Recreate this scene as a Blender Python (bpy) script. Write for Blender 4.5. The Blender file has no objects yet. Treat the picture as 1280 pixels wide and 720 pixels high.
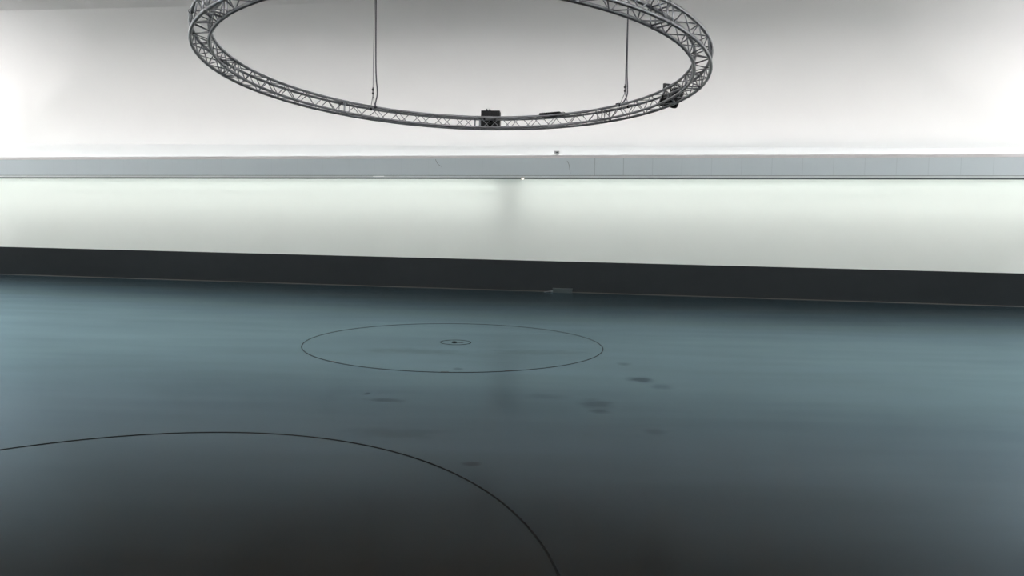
import bpy, bmesh, math
from mathutils import Vector, Matrix, Quaternion
PI = math.pi
scene = bpy.context.scene
COL = scene.collection
rad = math.radians

# ------------------------------------------------------------------ helpers
def link(o, parent=None):
    COL.objects.link(o)
    if parent is not None:
        o.parent = parent
    return o

def obj(name, bm, mat, parent=None, smooth=False):
    bmesh.ops.recalc_face_normals(bm, faces=bm.faces[:])
    me = bpy.data.meshes.new(name)
    bm.to_mesh(me); bm.free()
    if smooth:
        for p in me.polygons:
            p.use_smooth = True
    me.materials.append(mat)
    return link(bpy.data.objects.new(name, me), parent)

def tag(o, label, cat, group=None):
    o['label'] = label; o['category'] = cat
    if group:
        o['group'] = group
    return o

def struct(o):
    o['kind'] = 'structure'
    return o

def thing(name, label, cat, loc=(0, 0, 0), rotz=0.0, group=None):
    o = bpy.data.objects.new(name, None)
    o.empty_display_size = .1
    o.location = loc; o.rotation_euler = (0, 0, rotz)
    link(o)
    return tag(o, label, cat, group)

def box(bm, x0, x1, y0, y1, z0, z1, bevel=0.0):
    vs = [bm.verts.new((x, y, z)) for x in (x0, x1) for y in (y0, y1) for z in (z0, z1)]
    q = [(0, 1, 3, 2), (4, 6, 7, 5), (0, 4, 5, 1), (2, 3, 7, 6), (0, 2, 6, 4), (1, 5, 7, 3)]
    fs = [bm.faces.new([vs[i] for i in f]) for f in q]
    bmesh.ops.recalc_face_normals(bm, faces=fs)
    if bevel:
        es = list({e for f in fs for e in f.edges})
        bmesh.ops.bevel(bm, geom=es, offset=bevel, segments=2, affect='EDGES', profile=.6)

def tube(bm, pts, r, seg=10, radii=None, cap=True):
    """round bar along a polyline, parallel transported"""
    pts = [Vector(p) for p in pts]
    n = len(pts)
    t0 = (pts[1] - pts[0]).normalized()
    up = Vector((0, 0, 1)) if abs(t0.z) < .9 else Vector((1, 0, 0))
    nx = t0.cross(up).normalized()
    rings = []
    for i, p in enumerate(pts):
        if i == 0: t = pts[1] - pts[0]
        elif i == n - 1: t = pts[-1] - pts[-2]
        else: t = (pts[i] - pts[i - 1]).normalized() + (pts[i + 1] - pts[i]).normalized()
        t.normalize()
        nx = (nx - t * nx.dot(t)).normalized()
        ny = t.cross(nx)
        rr = radii[i] if radii else r
        rings.append([bm.verts.new(p + rr * (math.cos(a) * nx + math.sin(a) * ny))
                      for a in [2 * PI * k / seg for k in range(seg)]])
    for a, b in zip(rings, rings[1:]):
        for k in range(seg):
            bm.faces.new([a[k], a[(k + 1) % seg], b[(k + 1) % seg], b[k]])
    if cap:
        bm.faces.new(rings[0][::-1]); bm.faces.new(rings[-1])

def lathe(bm, prof, seg=32, M=None):
    """profile [(r, z)...] spun about Z"""
    M = M or Matrix.Identity(4)
    rings = []
    for r, z in prof:
        if r < 1e-6:
            rings.append([bm.verts.new(M @ Vector((0, 0, z)))])
        else:
            rings.append([bm.verts.new(M @ Vector((r * math.cos(2 * PI * k / seg), r * math.sin(2 * PI * k / seg), z))) for k in range(seg)])
    for a, b in zip(rings, rings[1:]):
        for k in range(seg):
            k2 = (k + 1) % seg
            if len(a) == 1 and len(b) == 1: continue
            if len(a) == 1: bm.faces.new([a[0], b[k], b[k2]])
            elif len(b) == 1: bm.faces.new([a[k], a[k2], b[0]])
            else: bm.faces.new([a[k], a[k2], b[k2], b[k]])

# ------------------------------------------------------------------ materials
def mat(name, col, rough=.5, metal=0.0, spec=.5, noise=0.0, nscale=20.0, emit=None, estr=0.0):
    m = bpy.data.materials.new(name); m.use_nodes = True
    nt = m.node_tree; b = nt.nodes['Principled BSDF']
    b.inputs['Base Color'].default_value = (*col, 1)
    b.inputs['Roughness'].default_value = rough
    b.inputs['Metallic'].default_value = metal
    b.inputs['Specular IOR Level'].default_value = spec
    if emit:
        b.inputs['Emission Color'].default_value = (*emit, 1)
        b.inputs['Emission Strength'].default_value = estr
    if noise:
        tc = nt.nodes.new('ShaderNodeTexCoord')
        no = nt.nodes.new('ShaderNodeTexNoise'); no.inputs['Scale'].default_value = nscale
        no.inputs['Detail'].default_value = 4
        nt.links.new(tc.outputs['Object'], no.inputs['Vector'])
        mx = nt.nodes.new('ShaderNodeMix'); mx.data_type = 'RGBA'
        mx.inputs['A'].default_value = (*[c * (1 - noise) for c in col], 1)
        mx.inputs['B'].default_value = (*[min(1, c * (1 + noise)) for c in col], 1)
        nt.links.new(no.outputs['Fac'], mx.inputs['Factor'])
        nt.links.new(mx.outputs['Result'], b.inputs['Base Color'])
    return m

class NG:
    """tiny math-node writer"""
    def __init__(self, m):
        self.nt = m.node_tree
    def m(self, op, a, b=None, c=None):
        n = self.nt.nodes.new('ShaderNodeMath'); n.operation = op
        for i, v in enumerate((a, b, c)):
            if v is None: continue
            if isinstance(v, (int, float)): n.inputs[i].default_value = v
            else: self.nt.links.new(v, n.inputs[i])
        return n.outputs[0]
    def ramp(self, v, a, b, lo=0.0, hi=1.0):
        n = self.nt.nodes.new('ShaderNodeMapRange'); n.interpolation_type = 'SMOOTHSTEP'
        n.inputs['From Min'].default_value = a; n.inputs['From Max'].default_value = b
        n.inputs['To Min'].default_value = lo; n.inputs['To Max'].default_value = hi
        self.nt.links.new(v, n.inputs['Value'])
        return n.outputs['Result']

M_wall = mat('white_wall_paint', (.80, .82, .785), .9, spec=.2, noise=.012, nscale=1.5)
M_upper = mat('white_ceiling_paint', (.82, .81, .805), .9, spec=.2, noise=.012, nscale=1.2)
M_plinth = mat('black_plinth_paint', (.0155, .0195, .0225), .55, spec=.25, noise=.12, nscale=2.0)
M_coping = mat('pale_coping', (.86, .83, .84), .6, spec=.3, noise=.03, nscale=8)
M_rail = mat('light_rail', (.78, .82, .83), .5, spec=.4, noise=.03, nscale=8)
M_railD = mat('dark_rail', (.10, .125, .135), .5, spec=.4, noise=.05, nscale=8)
M_edge = mat('floor_edge_strip', (.05, .045, .04), .45, spec=.4, noise=.1, nscale=6)
M_alu = mat('truss_aluminium', (.375, .38, .405), .36, metal=.85, noise=.10, nscale=30)
M_alu2 = mat('truss_brace_aluminium', (.34, .345, .365), .42, metal=.8, noise=.10, nscale=30)
M_black = mat('black_powder_coat', (.010, .010, .012), .55, spec=.3, noise=.15, nscale=40)
M_black2 = mat('black_plastic', (.016, .016, .019), .45, spec=.4, noise=.15, nscale=40)
M_lens = mat('dark_lens_glass', (.004, .004, .005), .12, spec=.5, noise=.1, nscale=10)
M_rope = mat('steel_rope', (.16, .16, .18), .5, metal=.5, noise=.15, nscale=60)
M_cable = mat('grey_cable_jacket', (.085, .082, .10), .55, spec=.4, noise=.1, nscale=40)
M_steel = mat('dark_steel', (.05, .05, .055), .45, metal=.6, noise=.15, nscale=40)
M_boxg = mat('grey_floor_box', (.038, .054, .058), .45, spec=.4, noise=.12, nscale=12)
M_pale = mat('pale_plastic', (.86, .86, .85), .5, spec=.3, noise=.05, nscale=20)
M_sensor = mat('grey_sensor_shell', (.62, .63, .64), .6, spec=.3, noise=.05)
M_glow = mat('warm_lamp_glow', (.9, .85, .8), .4, emit=(1.0, .86, .72), estr=2.0, noise=.02)
M_leak = mat('white_light_leak', (.9, .9, .9), .4, emit=(.95, 1.0, 1.0), estr=.75, noise=.02)  # glow that stands in for light leaking at the rail
M_cord = mat('grey_cord', (.16, .18, .19), .6, noise=.1)
M_rubber = mat('black_rubber_seal', (.0028, .004, .0052), .7, spec=.15, noise=.2)
M_groove = mat('groove_dark', (.004, .004, .004), .9, spec=.1, noise=.2)

# fascia: stretched grey-blue panels with faint vertical seams every 0.95 m
M_fascia = mat('grey_fascia_panels', (.71, .775, .815), .65, spec=.25)
g = NG(M_fascia); nt = M_fascia.node_tree
tc = nt.nodes.new('ShaderNodeTexCoord'); sx = nt.nodes.new('ShaderNodeSeparateXYZ')
nt.links.new(tc.outputs['Object'], sx.inputs[0])
fr = g.m('FRACT', g.m('DIVIDE', g.m('ADD', sx.outputs['X'], 100 * .95 - 2.814), .95))
dd = g.m('ABSOLUTE', g.m('SUBTRACT', fr, .5))
seam = g.ramp(dd, .481, .494)
no = nt.nodes.new('ShaderNodeTexNoise'); no.inputs['Scale'].default_value = .8
nt.links.new(tc.outputs['Object'], no.inputs['Vector'])
near = g.m('MULTIPLY', g.ramp(sx.outputs['X'], 1.9, 2.7), g.ramp(sx.outputs['X'], 5.2, 2.9, .25, 1.0))
fac = g.m('MULTIPLY', seam, g.m('ADD', g.m('MULTIPLY', near, .42), .035))
mx = nt.nodes.new('ShaderNodeMix'); mx.data_type = 'RGBA'
mx.inputs['A'].default_value = (.71, .775, .815, 1); mx.inputs['B'].default_value = (.26, .31, .33, 1)
nt.links.new(fac, mx.inputs['Factor'])
nt.links.new(mx.outputs['Result'], nt.nodes['Principled BSDF'].inputs['Base Color'])

# floor: dark satin coating, streaky polish and a few scuffs
STAINS = [  # x, y, half length, half width, turn, strength
    (1.61, 7.46, .16, .17, -.5, .60), (1.77, 7.10, .13, .14, -.3, .25), (.89, 6.22, .17, .20, .1, .38), (.88, 5.95, .12, .08, -.2, .40),
    (-1.24, 6.19, .20, .08, -.1, .40), (-1.51, 6.44, .035, .05, 0, .55), (-.26, 4.42, .07, .05, 0, .40),
    (-.67, 7.86, .07, .07, 0, .35), (-1.5, 9.08, .85, .22, -.05, .22), (.51, 9.25, .8, .25, .05, .20),
    (1.29, 5.31, .10, .10, -.4, .25), (1.58, 8.46, .10, .10, 0, .30), (.40, 6.5, .25, .12, 0, .16), (-.95, 5.1, .45, .14, 0, .16)]
def floor_mat(name):
    m = mat(name, (.013, .0145, .0155), .3)
    g = NG(m); nt = m.node_tree; b = nt.nodes['Principled BSDF']
    geo = nt.nodes.new('ShaderNodeNewGeometry'); sp = nt.nodes.new('ShaderNodeSeparateXYZ')
    nt.links.new(geo.outputs['Position'], sp.inputs[0])
    X, Y = sp.outputs['X'], sp.outputs['Y']
    def noise(scale, sxy, detail=4, dist=0.0):
        mp = nt.nodes.new('ShaderNodeMapping'); mp.inputs['Scale'].default_value = (*sxy, 1)
        nt.links.new(geo.outputs['Position'], mp.inputs['Vector'])
        n = nt.nodes.new('ShaderNodeTexNoise'); n.inputs['Scale'].default_value = scale
        n.inputs['Detail'].default_value = detail; n.inputs['Distortion'].default_value = dist
        nt.links.new(mp.outputs['Vector'], n.inputs['Vector'])
        return n.outputs['Fac']
    streak = noise(.55, (.45, 1.3), 2, .2)
    fine = noise(7.0, (1, 1), 3)
    wob = g.m('MULTIPLY', g.m('SUBTRACT', noise(8.0, (.6, 1), 5), .5), 1.7)
    total = None
    for (x, y, a, c, t, s) in STAINS:
        dx, dy = g.m('SUBTRACT', X, x), g.m('SUBTRACT', Y, y)
        p = g.m('DIVIDE', g.m('ADD', g.m('MULTIPLY', dx, math.cos(t)), g.m('MULTIPLY', dy, math.sin(t))), a)
        q = g.m('DIVIDE', g.m('SUBTRACT', g.m('MULTIPLY', dy, math.cos(t)), g.m('MULTIPLY', dx, math.sin(t))), c)
        r = g.m('ADD', g.m('SQRT', g.m('ADD', g.m('MULTIPLY', p, p), g.m('MULTIPLY', q, q))), wob)
        f = g.ramp(r, 1.35, .25, 0, s * .95)
        total = f if total is None else g.m('MAXIMUM', total, f)
    mx = nt.nodes.new('ShaderNodeMix'); mx.data_type = 'RGBA'
    mx.inputs['A'].default_value = (.0120, .0076, .0042, 1); mx.inputs['B'].default_value = (.020, .012, .007, 1)
    nt.links.new(total, mx.inputs['Factor'])
    nt.nodes.remove(b)
    dif = nt.nodes.new('ShaderNodeBsdfDiffuse'); nt.links.new(mx.outputs['Result'], dif.inputs['Color'])
    gl = nt.nodes.new('ShaderNodeBsdfGlossy'); gl.inputs['Color'].default_value = FLOOR_TINT
    ro = g.m('ADD', g.ramp(streak, .25, .75, .172, .190), g.m('MULTIPLY', fine, .004))
    nt.links.new(g.m('ADD', ro, g.m('MULTIPLY', total, .10)), gl.inputs['Roughness'])
    fz = nt.nodes.new('ShaderNodeFresnel'); fz.inputs['IOR'].default_value = FLOOR_IOR
    smear = noise(1.1, (.28, 1.9), 4, .3)
    lvl = g.m('MULTIPLY', g.m('ADD', g.ramp(streak, .25, .75, .60, .50), g.ramp(smear, .3, .7, .47, .40)), g.m('SUBTRACT', 1.0, g.m('MULTIPLY', total, .8)))
    mix = nt.nodes.new('ShaderNodeMixShader')
    nt.links.new(g.m('MULTIPLY', fz.outputs[0], lvl), mix.inputs[0])
    nt.links.new(dif.outputs[0], mix.inputs[1]); nt.links.new(gl.outputs[0], mix.inputs[2])
    nt.links.new(mix.outputs[0], nt.nodes['Material Output'].inputs['Surface'])
    return m
FLOOR_TINT = (.61, .85, 1.0, 1)
FLOOR_IOR = 1.28
M_floor = floor_mat('dark_satin_floor')

# ------------------------------------------------------------------ room frame
H_CAM = 1.6
WB = math.atan(-.11328)
WM = Matrix.Translation((0, 21.896, 0)) @ Matrix.Rotation(WB, 4, 'Z')   # local x along back wall, local -y into the room
def W(u, d, z):
    return WM @ Vector((u, -d, z))
U0, U1, DEPTH, CEIL = -22.0, 19.0, 26.0, 8.7
TURN = [(-.901, 10.0045, 2.388), (-2.2092, 2.5207, 2.503)]
GAP = .004

# floor slab with two round openings for the turntables
bm = bmesh.new()
def loop(pts):
    vs = [bm.verts.new(p) for p in pts]
    return [bm.edges.new((vs[i], vs[(i + 1) % len(vs)])) for i in range(len(vs))]
edges = loop([W(U0, -.5, 0), W(U1, -.5, 0), W(U1, DEPTH, 0), W(U0, DEPTH, 0)])
for cx, cy, R in TURN:
    edges += loop([(cx + (R + GAP) * math.cos(2 * PI * k / 192), cy + (R + GAP) * math.sin(2 * PI * k / 192), 0) for k in range(192)])
bmesh.ops.triangle_fill(bm, edges=edges, use_beauty=True)
ext = bmesh.ops.extrude_face_region(bm, geom=bm.faces[:])
bmesh.ops.translate(bm, verts=[v for v in ext['geom'] if isinstance(v, bmesh.types.BMVert)], vec=(0, 0, -.06))
fl = struct(obj('floor', bm, M_floor))
bm = bmesh.new()
box(bm, U0, U1, -DEPTH, .5, -.2, -.1)
f2 = struct(obj('floor_pit', bm, M_groove)); f2.matrix_world = WM; f2.name = 'floor_base'

# walls: the back one runs up, bends through a cove and becomes the ceiling
bm = bmesh.new()
prof = [(-.08, 0), (-.08, 4.2)]
box(bm, U0, U1, .08, .30, 0, 4.25)
w = struct(obj('wall_back', bm, M_wall)); w.matrix_world = WM
CR = 3.6                                   # rise and reach of the soft cove
px_, pz_, pts_ = 0.0, 0.0, [(0.0, 0.0)]
for k in range(60):
    t = (k + .5) / 60; th = PI / 2 * t * t * (3 - 2 * t)
    px_ += math.sin(th); pz_ += math.cos(th); pts_.append((px_, pz_))
prof = [(.08, 4.25)] + [(.08 - CR * x / px_, CEIL - CR + CR * z / pz_) for x, z in pts_]
prof.append((-DEPTH, CEIL))
outer = [(-DEPTH, CEIL + .2), (.30, CEIL + .2), (.30, 4.25)]
bm = bmesh.new()
ring = prof + outer
A = [bm.verts.new((U0, y, z)) for y, z in ring]; B = [bm.verts.new((U1, y, z)) for y, z in ring]
for i in range(len(ring)):
    j = (i + 1) % len(ring)
    f = bm.faces.new([A[i], A[j], B[j], B[i]])
    f.smooth = 1 <= i < len(prof) - 2
bm.faces.new(A[::-1]); bm.faces.new(B)
w = struct(obj('ceiling', bm, M_upper)); w.matrix_world = WM
for nm, a in (('wall_left', (U0 - .2, U0, -DEPTH, .3)), ('wall_right', (U1, U1 + .2, -DEPTH, .3)), ('wall_front', (U0, U1, -DEPTH - .2, -DEPTH))):
    bm = bmesh.new(); box(bm, *a, 0, CEIL + .2)
    w = struct(obj(nm, bm, M_wall)); w.matrix_world = WM

# black plinth along the foot of the back wall and the thin strip on the floor before it
bm = bmesh.new(); box(bm, U0, U1, 0, .08, 0, 1.087, .004)
w = struct(obj('baseboard_back', bm, M_plinth)); w.matrix_world = WM
bm = bmesh.new()
prof = [(0, 0), (-.035, 0), (-.035, .006), (-.006, .012), (0, .030)]
A = [bm.verts.new((U0, y, z)) for y, z in prof]; B = [bm.verts.new((U1, y, z)) for y, z in prof]
for i in range(len(prof)):
    j = (i + 1) % len(prof); bm.faces.new([A[i], A[j], B[j], B[i]])
bm.faces.new(A[::-1]); bm.faces.new(B)
w = struct(obj('trim_1', bm, M_edge)); w.matrix_world = WM

# the light ledge: box pelmet in front of the wall, lit above and below
LD = .70                      # how far it stands out
LZ0, LZ1, LS = 3.862, 4.655, .0100
LM = WM @ Matrix(((1, 0, 0, 0), (0, 1, 0, 0), (LS, 0, 1, 0), (0, 0, 0, 1)))
LM = WM @ Matrix.Rotation(-math.atan(LS), 4, 'Y')
def ledge(name, m, boxes, bevel=.004):
    bm = bmesh.new()
    for b_ in boxes: box(bm, *b_, bevel)
    o = struct(obj(name, bm, m)); o.matrix_world = LM; return o
ledge('trim_2', M_fascia, [(U0, U1, -LD, -LD + .025, LZ0 + .125, LZ1 - .10)])
ledge('trim_3', M_coping, [(U0, U1, -LD - .012, -LD + .05, LZ1 - .10, LZ1)])
ledge('trim_4', M_rail, [(U0, U1, -LD - .008, -LD + .03, LZ0 + .048, LZ0 + .112)])
ledge('trim_5', M_railD, [(U0, U1, -LD + .004, -LD + .03, LZ0, LZ0 + .048), (U0, U1, -LD + .006, -LD + .03, LZ0 + .112, LZ0 + .125)], .002)
ledge('trim_6', M_fascia, [(U0, U1, -LD + .03, .08, LZ0 + .14, LZ0 + .17)], .002)

# ------------------------------------------------------------------ light (the lamps hidden in the ledge)
def area(name, u0, u1, y, z, width, tilt, power_per_m, col, spread=180):
    L = bpy.data.lights.new(name, 'AREA'); L.shape = 'RECTANGLE'
    L.size = u1 - u0; L.size_y = width; L.energy = power_per_m * (u1 - u0); L.color = col; L.spread = rad(spread)
    o = bpy.data.objects.new(name, L); link(o)
    # tilt 0 = straight down, positive swings the beam towards the wall
    o.matrix_world = LM @ Matrix.Translation(((u0 + u1) / 2, y, z)) @ Matrix.Rotation(rad(tilt), 4, 'X')
    return o
SIDE_UP, SIDE_DN = 38.0, 15.0
C_DN = (.955, 1.0, .955); C_UP = (.95, .99, 1.0); C_SIDE = (1.0, .965, .985)
GAPL, GAPR = -.46, .16
for (a, b) in ((U0 + .2, GAPL), (GAPR, U1 - .2)):
    area('ledge_downlight', a, b, -LD + .10, LZ0 + .115, .06, 38, 4.0, C_DN)
    area('ledge_downlight', a, b, -LD + .12, LZ0 + .120, .06, 16, 2.0, C_DN, 70)
area('ledge_uplight', U0 + .2, U1 - .2, -.36, LZ1 - .16, .08, 180 - 30, 2.75, C_UP)
area('ledge_uplight', U0 + .2, U1 - .2, -.56, LZ1 - .16, .08, 180 - 14, 3.35, (1, .955, .94), 70)
# unseen ledges and lamps added on the other three walls for bounce light
SIDES = [(WM @ Matrix.Translation((U0, -DEPTH / 2, 0)) @ Matrix.Rotation(PI / 2, 4, 'Z'), DEPTH / 2),
         (WM @ Matrix.Translation((U1, -DEPTH / 2, 0)) @ Matrix.Rotation(-PI / 2, 4, 'Z'), DEPTH / 2),
         (WM @ Matrix.Translation(((U0 + U1) / 2, -DEPTH, 0)) @ Matrix.Rotation(PI, 4, 'Z'), (U1 - U0) / 2)]
for k, (SM, hw) in enumerate(SIDES):
    LM = SM
    hw -= .8
    ledge('trim_%d' % (7 + 2 * k), M_fascia, [(-hw, hw, -LD, -LD + .025, LZ0, LZ1), (-hw, hw, -LD + .025, -.001, LZ0 + .14, LZ0 + .17)])
    area('ledge_uplight', -hw, hw, -.40, LZ1 - .16, .1, 180 - 20, SIDE_UP * (.7, .7, 1.75)[k], C_SIDE)
    area('ledge_downlight', -hw, hw, -LD + .12, LZ0 + .115, .06, 35, SIDE_DN, C_SIDE)
LM = WM @ Matrix.Rotation(-math.atan(LS), 4, 'Y')

# ------------------------------------------------------------------ turntables
def disc_plate(R, Ri, cx, cy, t=.05):
    bm = bmesh.new()
    prof = [(R, -t), (R, 0), (Ri, 0), (Ri, -t)] if Ri else [(R, -t), (R, 0), (0, 0)]
    lathe(bm, prof, 192); return bm
def seal(R, hgt=.0038, wd_=.010):
    bm = bmesh.new()
    lathe(bm, [(R - wd_, -.01), (R - wd_, hgt * .7), (R - wd_ * .75, hgt), (R - .002, hgt), (R, hgt * .7), (R, -.01), (R - wd_, -.01)], 256)
    return bm
cx, cy, R = TURN[0]
t = thing('turntable', 'round floor turntable with small round cover at its centre, under the ring truss', 'turntable', (cx, cy, 0))
obj('turntable_plate', disc_plate(R - .003, .248, 0, 0), M_floor, t)
obj('edge_seal', seal(R + .001), M_rubber, t)
cap = disc_plate(.238, 0, 0, 0)
cap = obj('centre_cover', cap, M_floor, t)
obj('cover_seal', seal(.250, .0032, .008), M_rubber, cap)
bm = bmesh.new()
lathe(bm, [(.0, .014), (.022, .014), (.042, .008), (.046, 0)], 24, Matrix.Translation((-.02, 0, 0)) @ Matrix.Diagonal((1, 1.3, 1, 1)))
obj('lifting_knob', bm, M_rubber, cap)
bm = bmesh.new(); box(bm, .03, .125, -.012, .012, 0, .005, .002)
obj('slot_cover', bm, M_steel, cap)
for a in (232, 272, 292):
    bm = bmesh.new(); box(bm, -.05, .05, -.016, .016, -.004, .004, .003)
    o = obj('edge_clip', bm, M_steel, t)
    o.location = ((R - .02) * math.cos(rad(a)), (R - .02) * math.sin(rad(a)), .001); o.rotation_euler = (0, 0, rad(a + 90))
cx, cy, R = TURN[1]
t2 = obj('turntable', disc_plate(R, 0, 0, 0), M_floor); t2.location = (cx, cy, 0)
obj('edge_seal', seal(R + .001), M_rubber, t2)
tag(t2, 'large round turntable flush with the floor in the dark foreground, only its curved edge showing', 'turntable')

# ------------------------------------------------------------------ ring truss
RX, RY, RR, RH, RS, RWD, TX, TY = -.9301, 10.2845, 3.794, 4.37, .2335, .2187, -.0086, -.0109
truss = thing('ring_truss', 'large circular grey metal lattice truss hanging level above the turntable', 'truss', (RX, RY, RH))
truss.rotation_mode = 'QUATERNION'
truss.rotation_quaternion = Vector((0, 0, 1)).rotation_difference(Vector((-TX, -TY, 1)).normalized())
TM = Matrix.Translation((RX, RY, RH)) @ truss.rotation_quaternion.to_matrix().to_4x4()
def rp(a, r, z):
    a = rad(a); return Vector((r * math.cos(a), r * math.sin(a), z))
def rpw(a, r, z):
    return TM @ rp(a, r, z)
ri, ro, zt, zb = RR - RS / 2, RR + RS / 2, RWD / 2, -RWD / 2
TR, BR = .024, .0085
def end_frames():
    bm = bmesh.new()
    for a in (.85, 44.15):
        for p, q in (((ri, zt), (ri, zb)), ((ro, zt), (ro, zb)), ((ri, zt), (ro, zt)), ((ri, zb), (ro, zb))):
            tube(bm, [rp(a, *p), rp(a, *q)], .0115, 8)
    for r, z in ((ri, zt), (ri, zb), (ro, zt), (ro, zb)):
        tube(bm, [rp(x, r, z) for x in (-.35, -.12, .0, .12, .35)], 0, 12, [.0275, .0275, .0275, .0275, .0275])
    return bm
NPER = 6
def lacing(p0, p1, phase):
    bm = bmesh.new()
    n = NPER * 2
    for k in range(n):
        a, b = .95 + 43.1 * k / n, .95 + 43.1 * (k + 1) / n
        s, e = (p0, p1) if (k + phase) % 2 == 0 else (p1, p0)
        tube(bm, [rp(a + .12, *s), rp(b - .12, *e)], BR, 8)
    return bm
seg_bm = end_frames()
for r, z in ((ri, zt), (ri, zb), (ro, zt), (ro, zb)):
    tube(seg_bm, [rp(45 * k / 24, r, z) for k in range(25)], TR, 14)
seg0 = obj('truss_segment', seg_bm, M_alu, truss, True)
kids = []
for p0, p1, ph in (((ri, zt), (ri, zb), 0), ((ro, zt), (ro, zb), 1), ((ri, zt), (ro, zt), 0), ((ri, zb), (ro, zb), 1)):
    kids.append(obj('lacing', lacing(p0, p1, ph), M_alu2, seg0, True))
OFF = -1.0
seg0.rotation_euler = (0, 0, rad(OFF))
for k in range(1, 8):
    s = seg0.copy(); link(s, truss); s.rotation_euler = (0, 0, rad(OFF + 45 * k))
    for c in kids:
        d = c.copy(); link(d, s)

# ------------------------------------------------------------------ hangers: wire rope with bridle, and a power cable beside each
def smooth_path(ctrl, n=10):
    out = []
    P = [Vector(p) for p in ctrl]
    for i in range(len(P) - 1):
        p0, p1, p2, p3 = P[max(i - 1, 0)], P[i], P[i + 1], P[min(i + 2, len(P) - 1)]
        for k in range(n):
            t = k / n
            out.append(.5 * ((2 * p1) + (p2 - p0) * t + (2 * p0 - 5 * p1 + 4 * p2 - p3) * t * t + (3 * p1 - p0 - 3 * p2 + p3) * t ** 3))
    out.append(P[-1]); return out
def hanger(a, apex_up, top_shift, label):
    a = float(a)
    base = rpw(a, RR, zt)
    h = thing('wire_rope_hanger', label, 'hanging wire', base, 0, 'wire hangers of the ring truss')
    L = lambda p: p - base
    ap = base + Vector((0, 0, apex_up))
    bm = bmesh.new()
    tube(bm, [L(ap + Vector((0, 0, .17))), L(Vector((ap.x + top_shift[0], ap.y + top_shift[1], CEIL - .004)))], .0065, 8)
    obj('wire_rope', bm, M_rope, h, True)
    bm = bmesh.new()
    c = L(ap)
    lathe(bm, [(0, -.01), (.010, -.008), (.010, .018), (.020, .024), (.022, .05), (.012, .056), (.012, .095), (.024, .10), (.026, .128), (.014, .136), (.009, .17), (0, .172)], 14, Matrix.Translation(c))
    obj('turnbuckle', bm, M_steel, h, True)
    for r in (ri, ro):
        foot = rpw(a, r, zt)
        bm = bmesh.new(); tube(bm, [L(ap), L(foot + Vector((0, 0, TR)))], .0065, 8)
        leg = obj('bridle_leg', bm, M_rope, h, True)
        bm = bmesh.new()
        tan = (rpw(a + .3, r, zt) - foot).normalized()
        tube(bm, [L(foot - tan * .018), L(foot + tan * .018)], TR + .006, 14)
        obj('clamp_collar', bm, M_steel, leg, True)
    return ap
HL, HR = 124.3, 35.7
apL = hanger(HL, .27, (.04, 0), 'thin wire rope hanger with two-legged bridle, left of the black box light')
apR = hanger(HR, .25, (.0, 0), 'thin wire rope hanger with two-legged bridle, nearest the black spotlight')
hanger(212.0, .20, (0, 0), 'thin wire rope hanger at the leftmost bend of the ring truss')
def power_cable(label, pts):
    bm = bmesh.new(); tube(bm, smooth_path(pts), .0135, 10)
    return tag(obj('power_cable', bm, M_cable, None, True), label, 'cable', 'power cables down to the ring truss')
b = apL
power_cable('thick grey cable dropping to the truss beside the left wire hanger',
            [(b.x + .045, b.y, CEIL - .004), (b.x + .05, b.y, b.z + 2.2), (b.x + .06, b.y, b.z + .6), (b.x + .095, b.y - .02, b.z + .12), (b.x + .10, b.y - .05, b.z - .02),
             rpw(HL - .35, ri + .02, zt + .11), rpw(HL - .18, ri, zt + TR + .016), rpw(HL - .3, ri - .05, zt - .02)])
b = apR
power_cable('thick grey cable dropping to the truss beside the right wire hanger',
            [(b.x - .012, b.y - .02, CEIL - .004), (b.x - .005, b.y - .02, b.z + 2.2), (b.x + .018, b.y - .02, b.z + .6), (b.x + .042, b.y - .02, b.z + .12), (b.x + .035, b.y - .04, b.z - .06),
             rpw(HR + .5, ri + .09, zt + .05), rpw(HR + .9, ri + .01, zt + TR + .012), rpw(HR + 1.9, ri + .005, zt + TR + .012)])

# ------------------------------------------------------------------ things on the truss
def on_ring(name, label, cat, a, r, z):
    o = thing(name, label, cat, rpw(a, r, z), rad(a) + PI / 2)      # local y points to the ring's middle, x along it
    return o
# box light behind the truss, round opening facing the middle
BXA = 85.05
bx = on_ring('box_light', 'black box-shaped studio light with round opening, fixed behind the far side of the truss', 'studio light', BXA, RR + .29, .128)
bm = bmesh.new()
box(bm, -.215, .215, -.11, .11, -.02, .20, .012)
for k in range(9): box(bm, -.205 + k * .047, -.185 + k * .047, .108, .116, .02, .17)
obj('housing', bm, M_black, bx)
bm = bmesh.new()
box(bm, -.222, .222, -.10, .10, -.175, -.022, .008)
hd = obj('lamp_head', bm, M_black2, bx)
LMx = Matrix.Translation((0.0, .10, -.098)) @ Matrix.Rotation(-PI / 2, 4, 'X')
bm = bmesh.new(); lathe(bm, [(.074, 0), (.074, .022), (.062, .022), (.058, .002), (0, .002)], 40, LMx)
obj('lens_ring', bm, M_lens, hd, True)
for x in (.092, .022):
    bm = bmesh.new(); lathe(bm, [(.024, .198), (.024, .222), (.015, .230), (.012, .252), (0, .256)], 14, Matrix.Translation((x, .02, 0)))
    obj('knob', bm, M_black2, bx, True)
for x in (-.12, .12):
    bm = bmesh.new()
    box(bm, x - .02, x + .02, .108, .158, -.022, .012, .004)
    tube(bm, [(x - .02, .172, -.005), (x + .02, .172, -.005)], .034, 14)
    obj('mounting_clamp', bm, M_black2, bx)
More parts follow.
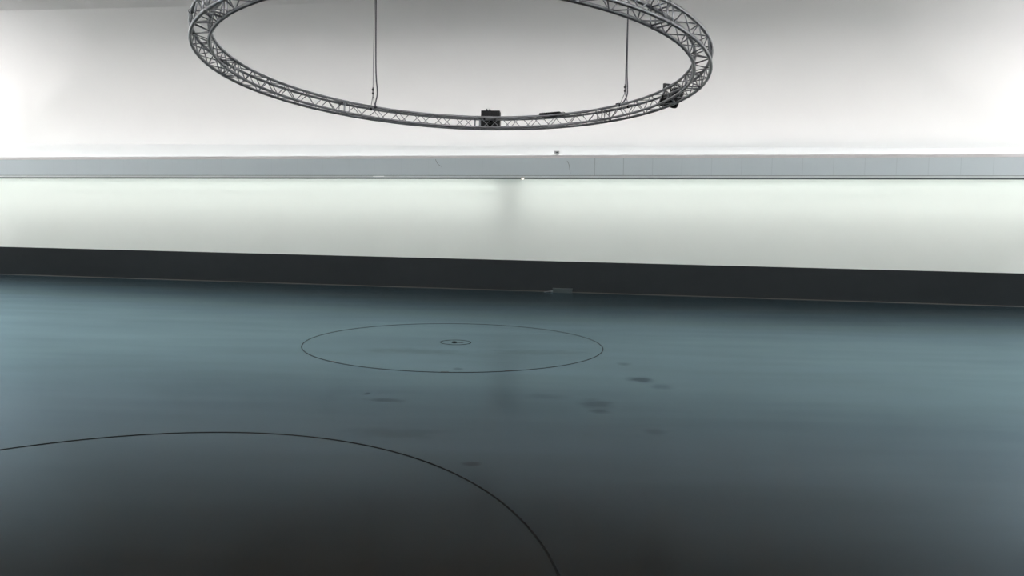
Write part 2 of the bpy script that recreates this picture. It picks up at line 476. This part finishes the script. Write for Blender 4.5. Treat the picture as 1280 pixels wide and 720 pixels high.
# slim unit lying on top
BRA = 63.3
sl = on_ring('driver_unit', 'slim flat black unit lying on top of the far truss, right of the box light', 'power unit', BRA, RR + .01, zt + TR)
bm = bmesh.new(); box(bm, -.24, .24, -.145, .145, 0, .042, .006)
obj('casing', bm, M_black, sl)
for x in (-.262, .262):
    bm = bmesh.new(); box(bm, x - .03, x + .03, -.10, .10, 0, .016, .003)
    obj('mounting_tab', bm, M_alu, sl)
bm = bmesh.new(); tube(bm, smooth_path([(-.24, .05, .025), (-.285, .055, .04), (-.32, .06, .028), (-.345, .06, .008)]), .007, 8)
obj('lead', bm, M_cable, sl, True)
# spotlight tucked against the truss at right
SPA = 20.6
sp = on_ring('spotlight', 'black spotlight with yoke hung on the truss at right edge of the photo', 'spotlight', SPA, RR + .365, .13)
R_ = Matrix.Rotation(rad(-150), 4, 'X')
bm = bmesh.new(); lathe(bm, [(0, -.16), (.075, -.16), (.105, -.13), (.115, -.05), (.115, .10), (.13, .115), (.13, .17), (.118, .17), (.112, .12), (0, .12)], 36, R_)
can = obj('lamp_can', bm, M_black, sp, True)
bm = bmesh.new()
for k in range(5): lathe(bm, [(.110, -.115 + k * .03), (.124, -.113 + k * .03), (.124, -.103 + k * .03), (.110, -.101 + k * .03)], 36, R_)
obj('cooling_fin', bm, M_black2, can, True)
bm = bmesh.new(); lathe(bm, [(0, .135), (.07, .13), (.113, .122)], 36, R_)
obj('lens', bm, M_lens, can, True)
bm = bmesh.new()
tube(bm, smooth_path([(-.15, 0, 0), (-.155, 0, .12), (-.10, .03, .185), (0, .04, .195), (.10, .03, .185), (.155, 0, .12), (.15, 0, 0)], 6), .013, 10)
for x in (-.15, .15): tube(bm, [(x * .7, 0, 0), (x * 1.15, 0, 0)], .024, 12)
obj('yoke', bm, M_black2, sp, True)
bm = bmesh.new()
box(bm, -.022, .022, .02, .262, .185, .212, .005)
box(bm, -.020, .020, .225, .262, 0, .19, .005)
tube(bm, [(-.024, .246, -.02), (.024, .246, -.02)], .036, 14)
obj('mounting_clamp', bm, M_steel, sp)
bm = bmesh.new(); box(bm, .14, .40, -.07, .07, -.10, .09, .01)
for k in range(4): box(bm, .165 + k * .055, .195 + k * .055, -.078, .078, -.08, .07, .003)
obj('ballast_box', bm, M_black, sp)

# ------------------------------------------------------------------ small things on the ledge and at the wall's foot
def on_wall(name, label, cat, u, d, z, M=None):
    o = thing(name, label, cat)
    o.matrix_world = (M or WM) @ Matrix.Translation((u, -d, z))
    return o
s = on_wall('sensor_head', 'tiny pale grey device standing on top of the light ledge against the bright wall', 'sensor', 1.54, .665, LZ1, LM)
bm = bmesh.new(); lathe(bm, [(0, 0), (.05, 0), (.05, .012), (.016, .018), (.016, .05), (0, .05)], 20)
obj('foot', bm, M_sensor, s)
bm = bmesh.new(); box(bm, -.085, .08, -.05, .05, .05, .15, .02)
obj('head', bm, M_sensor, s)
bm = bmesh.new(); lathe(bm, [(.022, .03), (.022, .06), (.016, .062), (.0, .052)], 18, Matrix.Translation((0, 0, .092)) @ Matrix.Rotation(PI / 2, 4, 'X'))
obj('lens', bm, M_boxg, s)
s = on_wall('puck_lamp', 'tiny warm glowing lamp under the lower rail of the light ledge', 'lamp', .402, LD + .045, LZ0 + .02, LM)
bm = bmesh.new(); lathe(bm, [(0, .05), (.045, .05), (.055, .035), (.055, 0), (.047, 0)], 24)
obj('housing', bm, M_pale, s, True)
bm = bmesh.new(); lathe(bm, [(.047, .0), (.044, -.018), (.028, -.034), (0, -.04)], 24)
obj('glowing_lens', bm, M_glow, s, True)
s = on_wall('rail_light_leak', 'bright bar standing in for light leaking along the lower rail of the ledge, at left', 'lamp', -4.642, LD + .02, LZ0 + .085, LM)  # no lamp of its own: added glowing bar for ledge light showing through a gap
bm = bmesh.new(); tube(bm, [(-.19, 0, 0), (.19, 0, 0)], .011, 12)
obj('glowing_leak', bm, M_leak, s, True)
for k in (-1, 1):
    bm = bmesh.new(); tube(bm, [(k * .19, 0, 0), (k * .23, 0, 0)], .014, 12); box(bm, k * .21 - .012, k * .21 + .012, 0, .014, -.01, .01)
    obj('leak_end', bm, M_pale, s)
def cord(u, pts, label):
    bm = bmesh.new()
    tube(bm, smooth_path([(u + du, -LD - .008 - .003 * k, z) for k, (du, z) in enumerate(pts)]), .006, 8)
    o = obj('hanging_cord', bm, M_cord); o.matrix_world = LM
    return tag(o, label, 'cord', 'thin cords on the ledge front')
cord(1.89, [(0, LZ1 - .19), (.05, LZ1 - .28), (.085, LZ1 - .42), (.11, LZ0 + .16)], 'thin curved dark cord lying against the grey ledge front, right of the glowing lamp')
cord(-2.63, [(0, LZ1 - .13), (.06, LZ1 - .25), (.14, LZ1 - .33), (.22, LZ1 - .37)], 'thin slanting cord against the grey ledge front, left of the black box light')
# low grey box at the foot of the plinth
s = on_wall('floor_box', 'low grey-green box standing on the floor against the black plinth', 'box', 1.795, .20, 0)
bm = bmesh.new(); box(bm, -.325, .335, -.14, .14, 0, .125, .006)
obj('body', bm, M_boxg, s)
bm = bmesh.new(); box(bm, -.34, .35, -.15, .15, .125, .145, .004)
obj('lid', bm, M_boxg, s)
bm = bmesh.new(); box(bm, -.40, -.325, -.05, .03, .012, .07, .004)
tube(bm, smooth_path([(-.40, -.01, .045), (-.47, -.02, .04), (-.55, -.03, .02), (-.64, -.02, .008)]), .010, 8)
obj('plug_lead', bm, M_cord, s)

# ------------------------------------------------------------------ world, camera, colour
wd = bpy.data.worlds.new('World'); scene.world = wd; wd.use_nodes = True
wd.node_tree.nodes['Background'].inputs[0].default_value = (0, 0, 0, 1)
cam = bpy.data.cameras.new('camera'); co = bpy.data.objects.new('camera', cam); link(co)
cam.sensor_fit = 'HORIZONTAL'; cam.sensor_width = 36; cam.lens = 36 * 770.93 / 1280
cam.clip_start = .05; cam.clip_end = 200
p, r = -.0686, .0235
F = Vector((0, math.cos(p), math.sin(p))); Uv = Vector((0, -math.sin(p), math.cos(p))); Rv = Vector((1, 0, 0))
R2 = math.cos(r) * Rv + math.sin(r) * Uv; U2 = -math.sin(r) * Rv + math.cos(r) * Uv
co.matrix_world = Matrix((( R2.x, U2.x, -F.x, 0), (R2.y, U2.y, -F.y, 0), (R2.z, U2.z, -F.z, H_CAM), (0, 0, 0, 1)))
scene.camera = co
vs = scene.view_settings
scene.display_settings.display_device = 'sRGB'
vs.view_transform = 'Standard'; vs.look = 'None'; vs.exposure = -0.09; vs.gamma = 1.0; vs.use_curve_mapping = False
scene.cycles.max_bounces = 12; scene.cycles.diffuse_bounces = 8; scene.cycles.glossy_bounces = 4
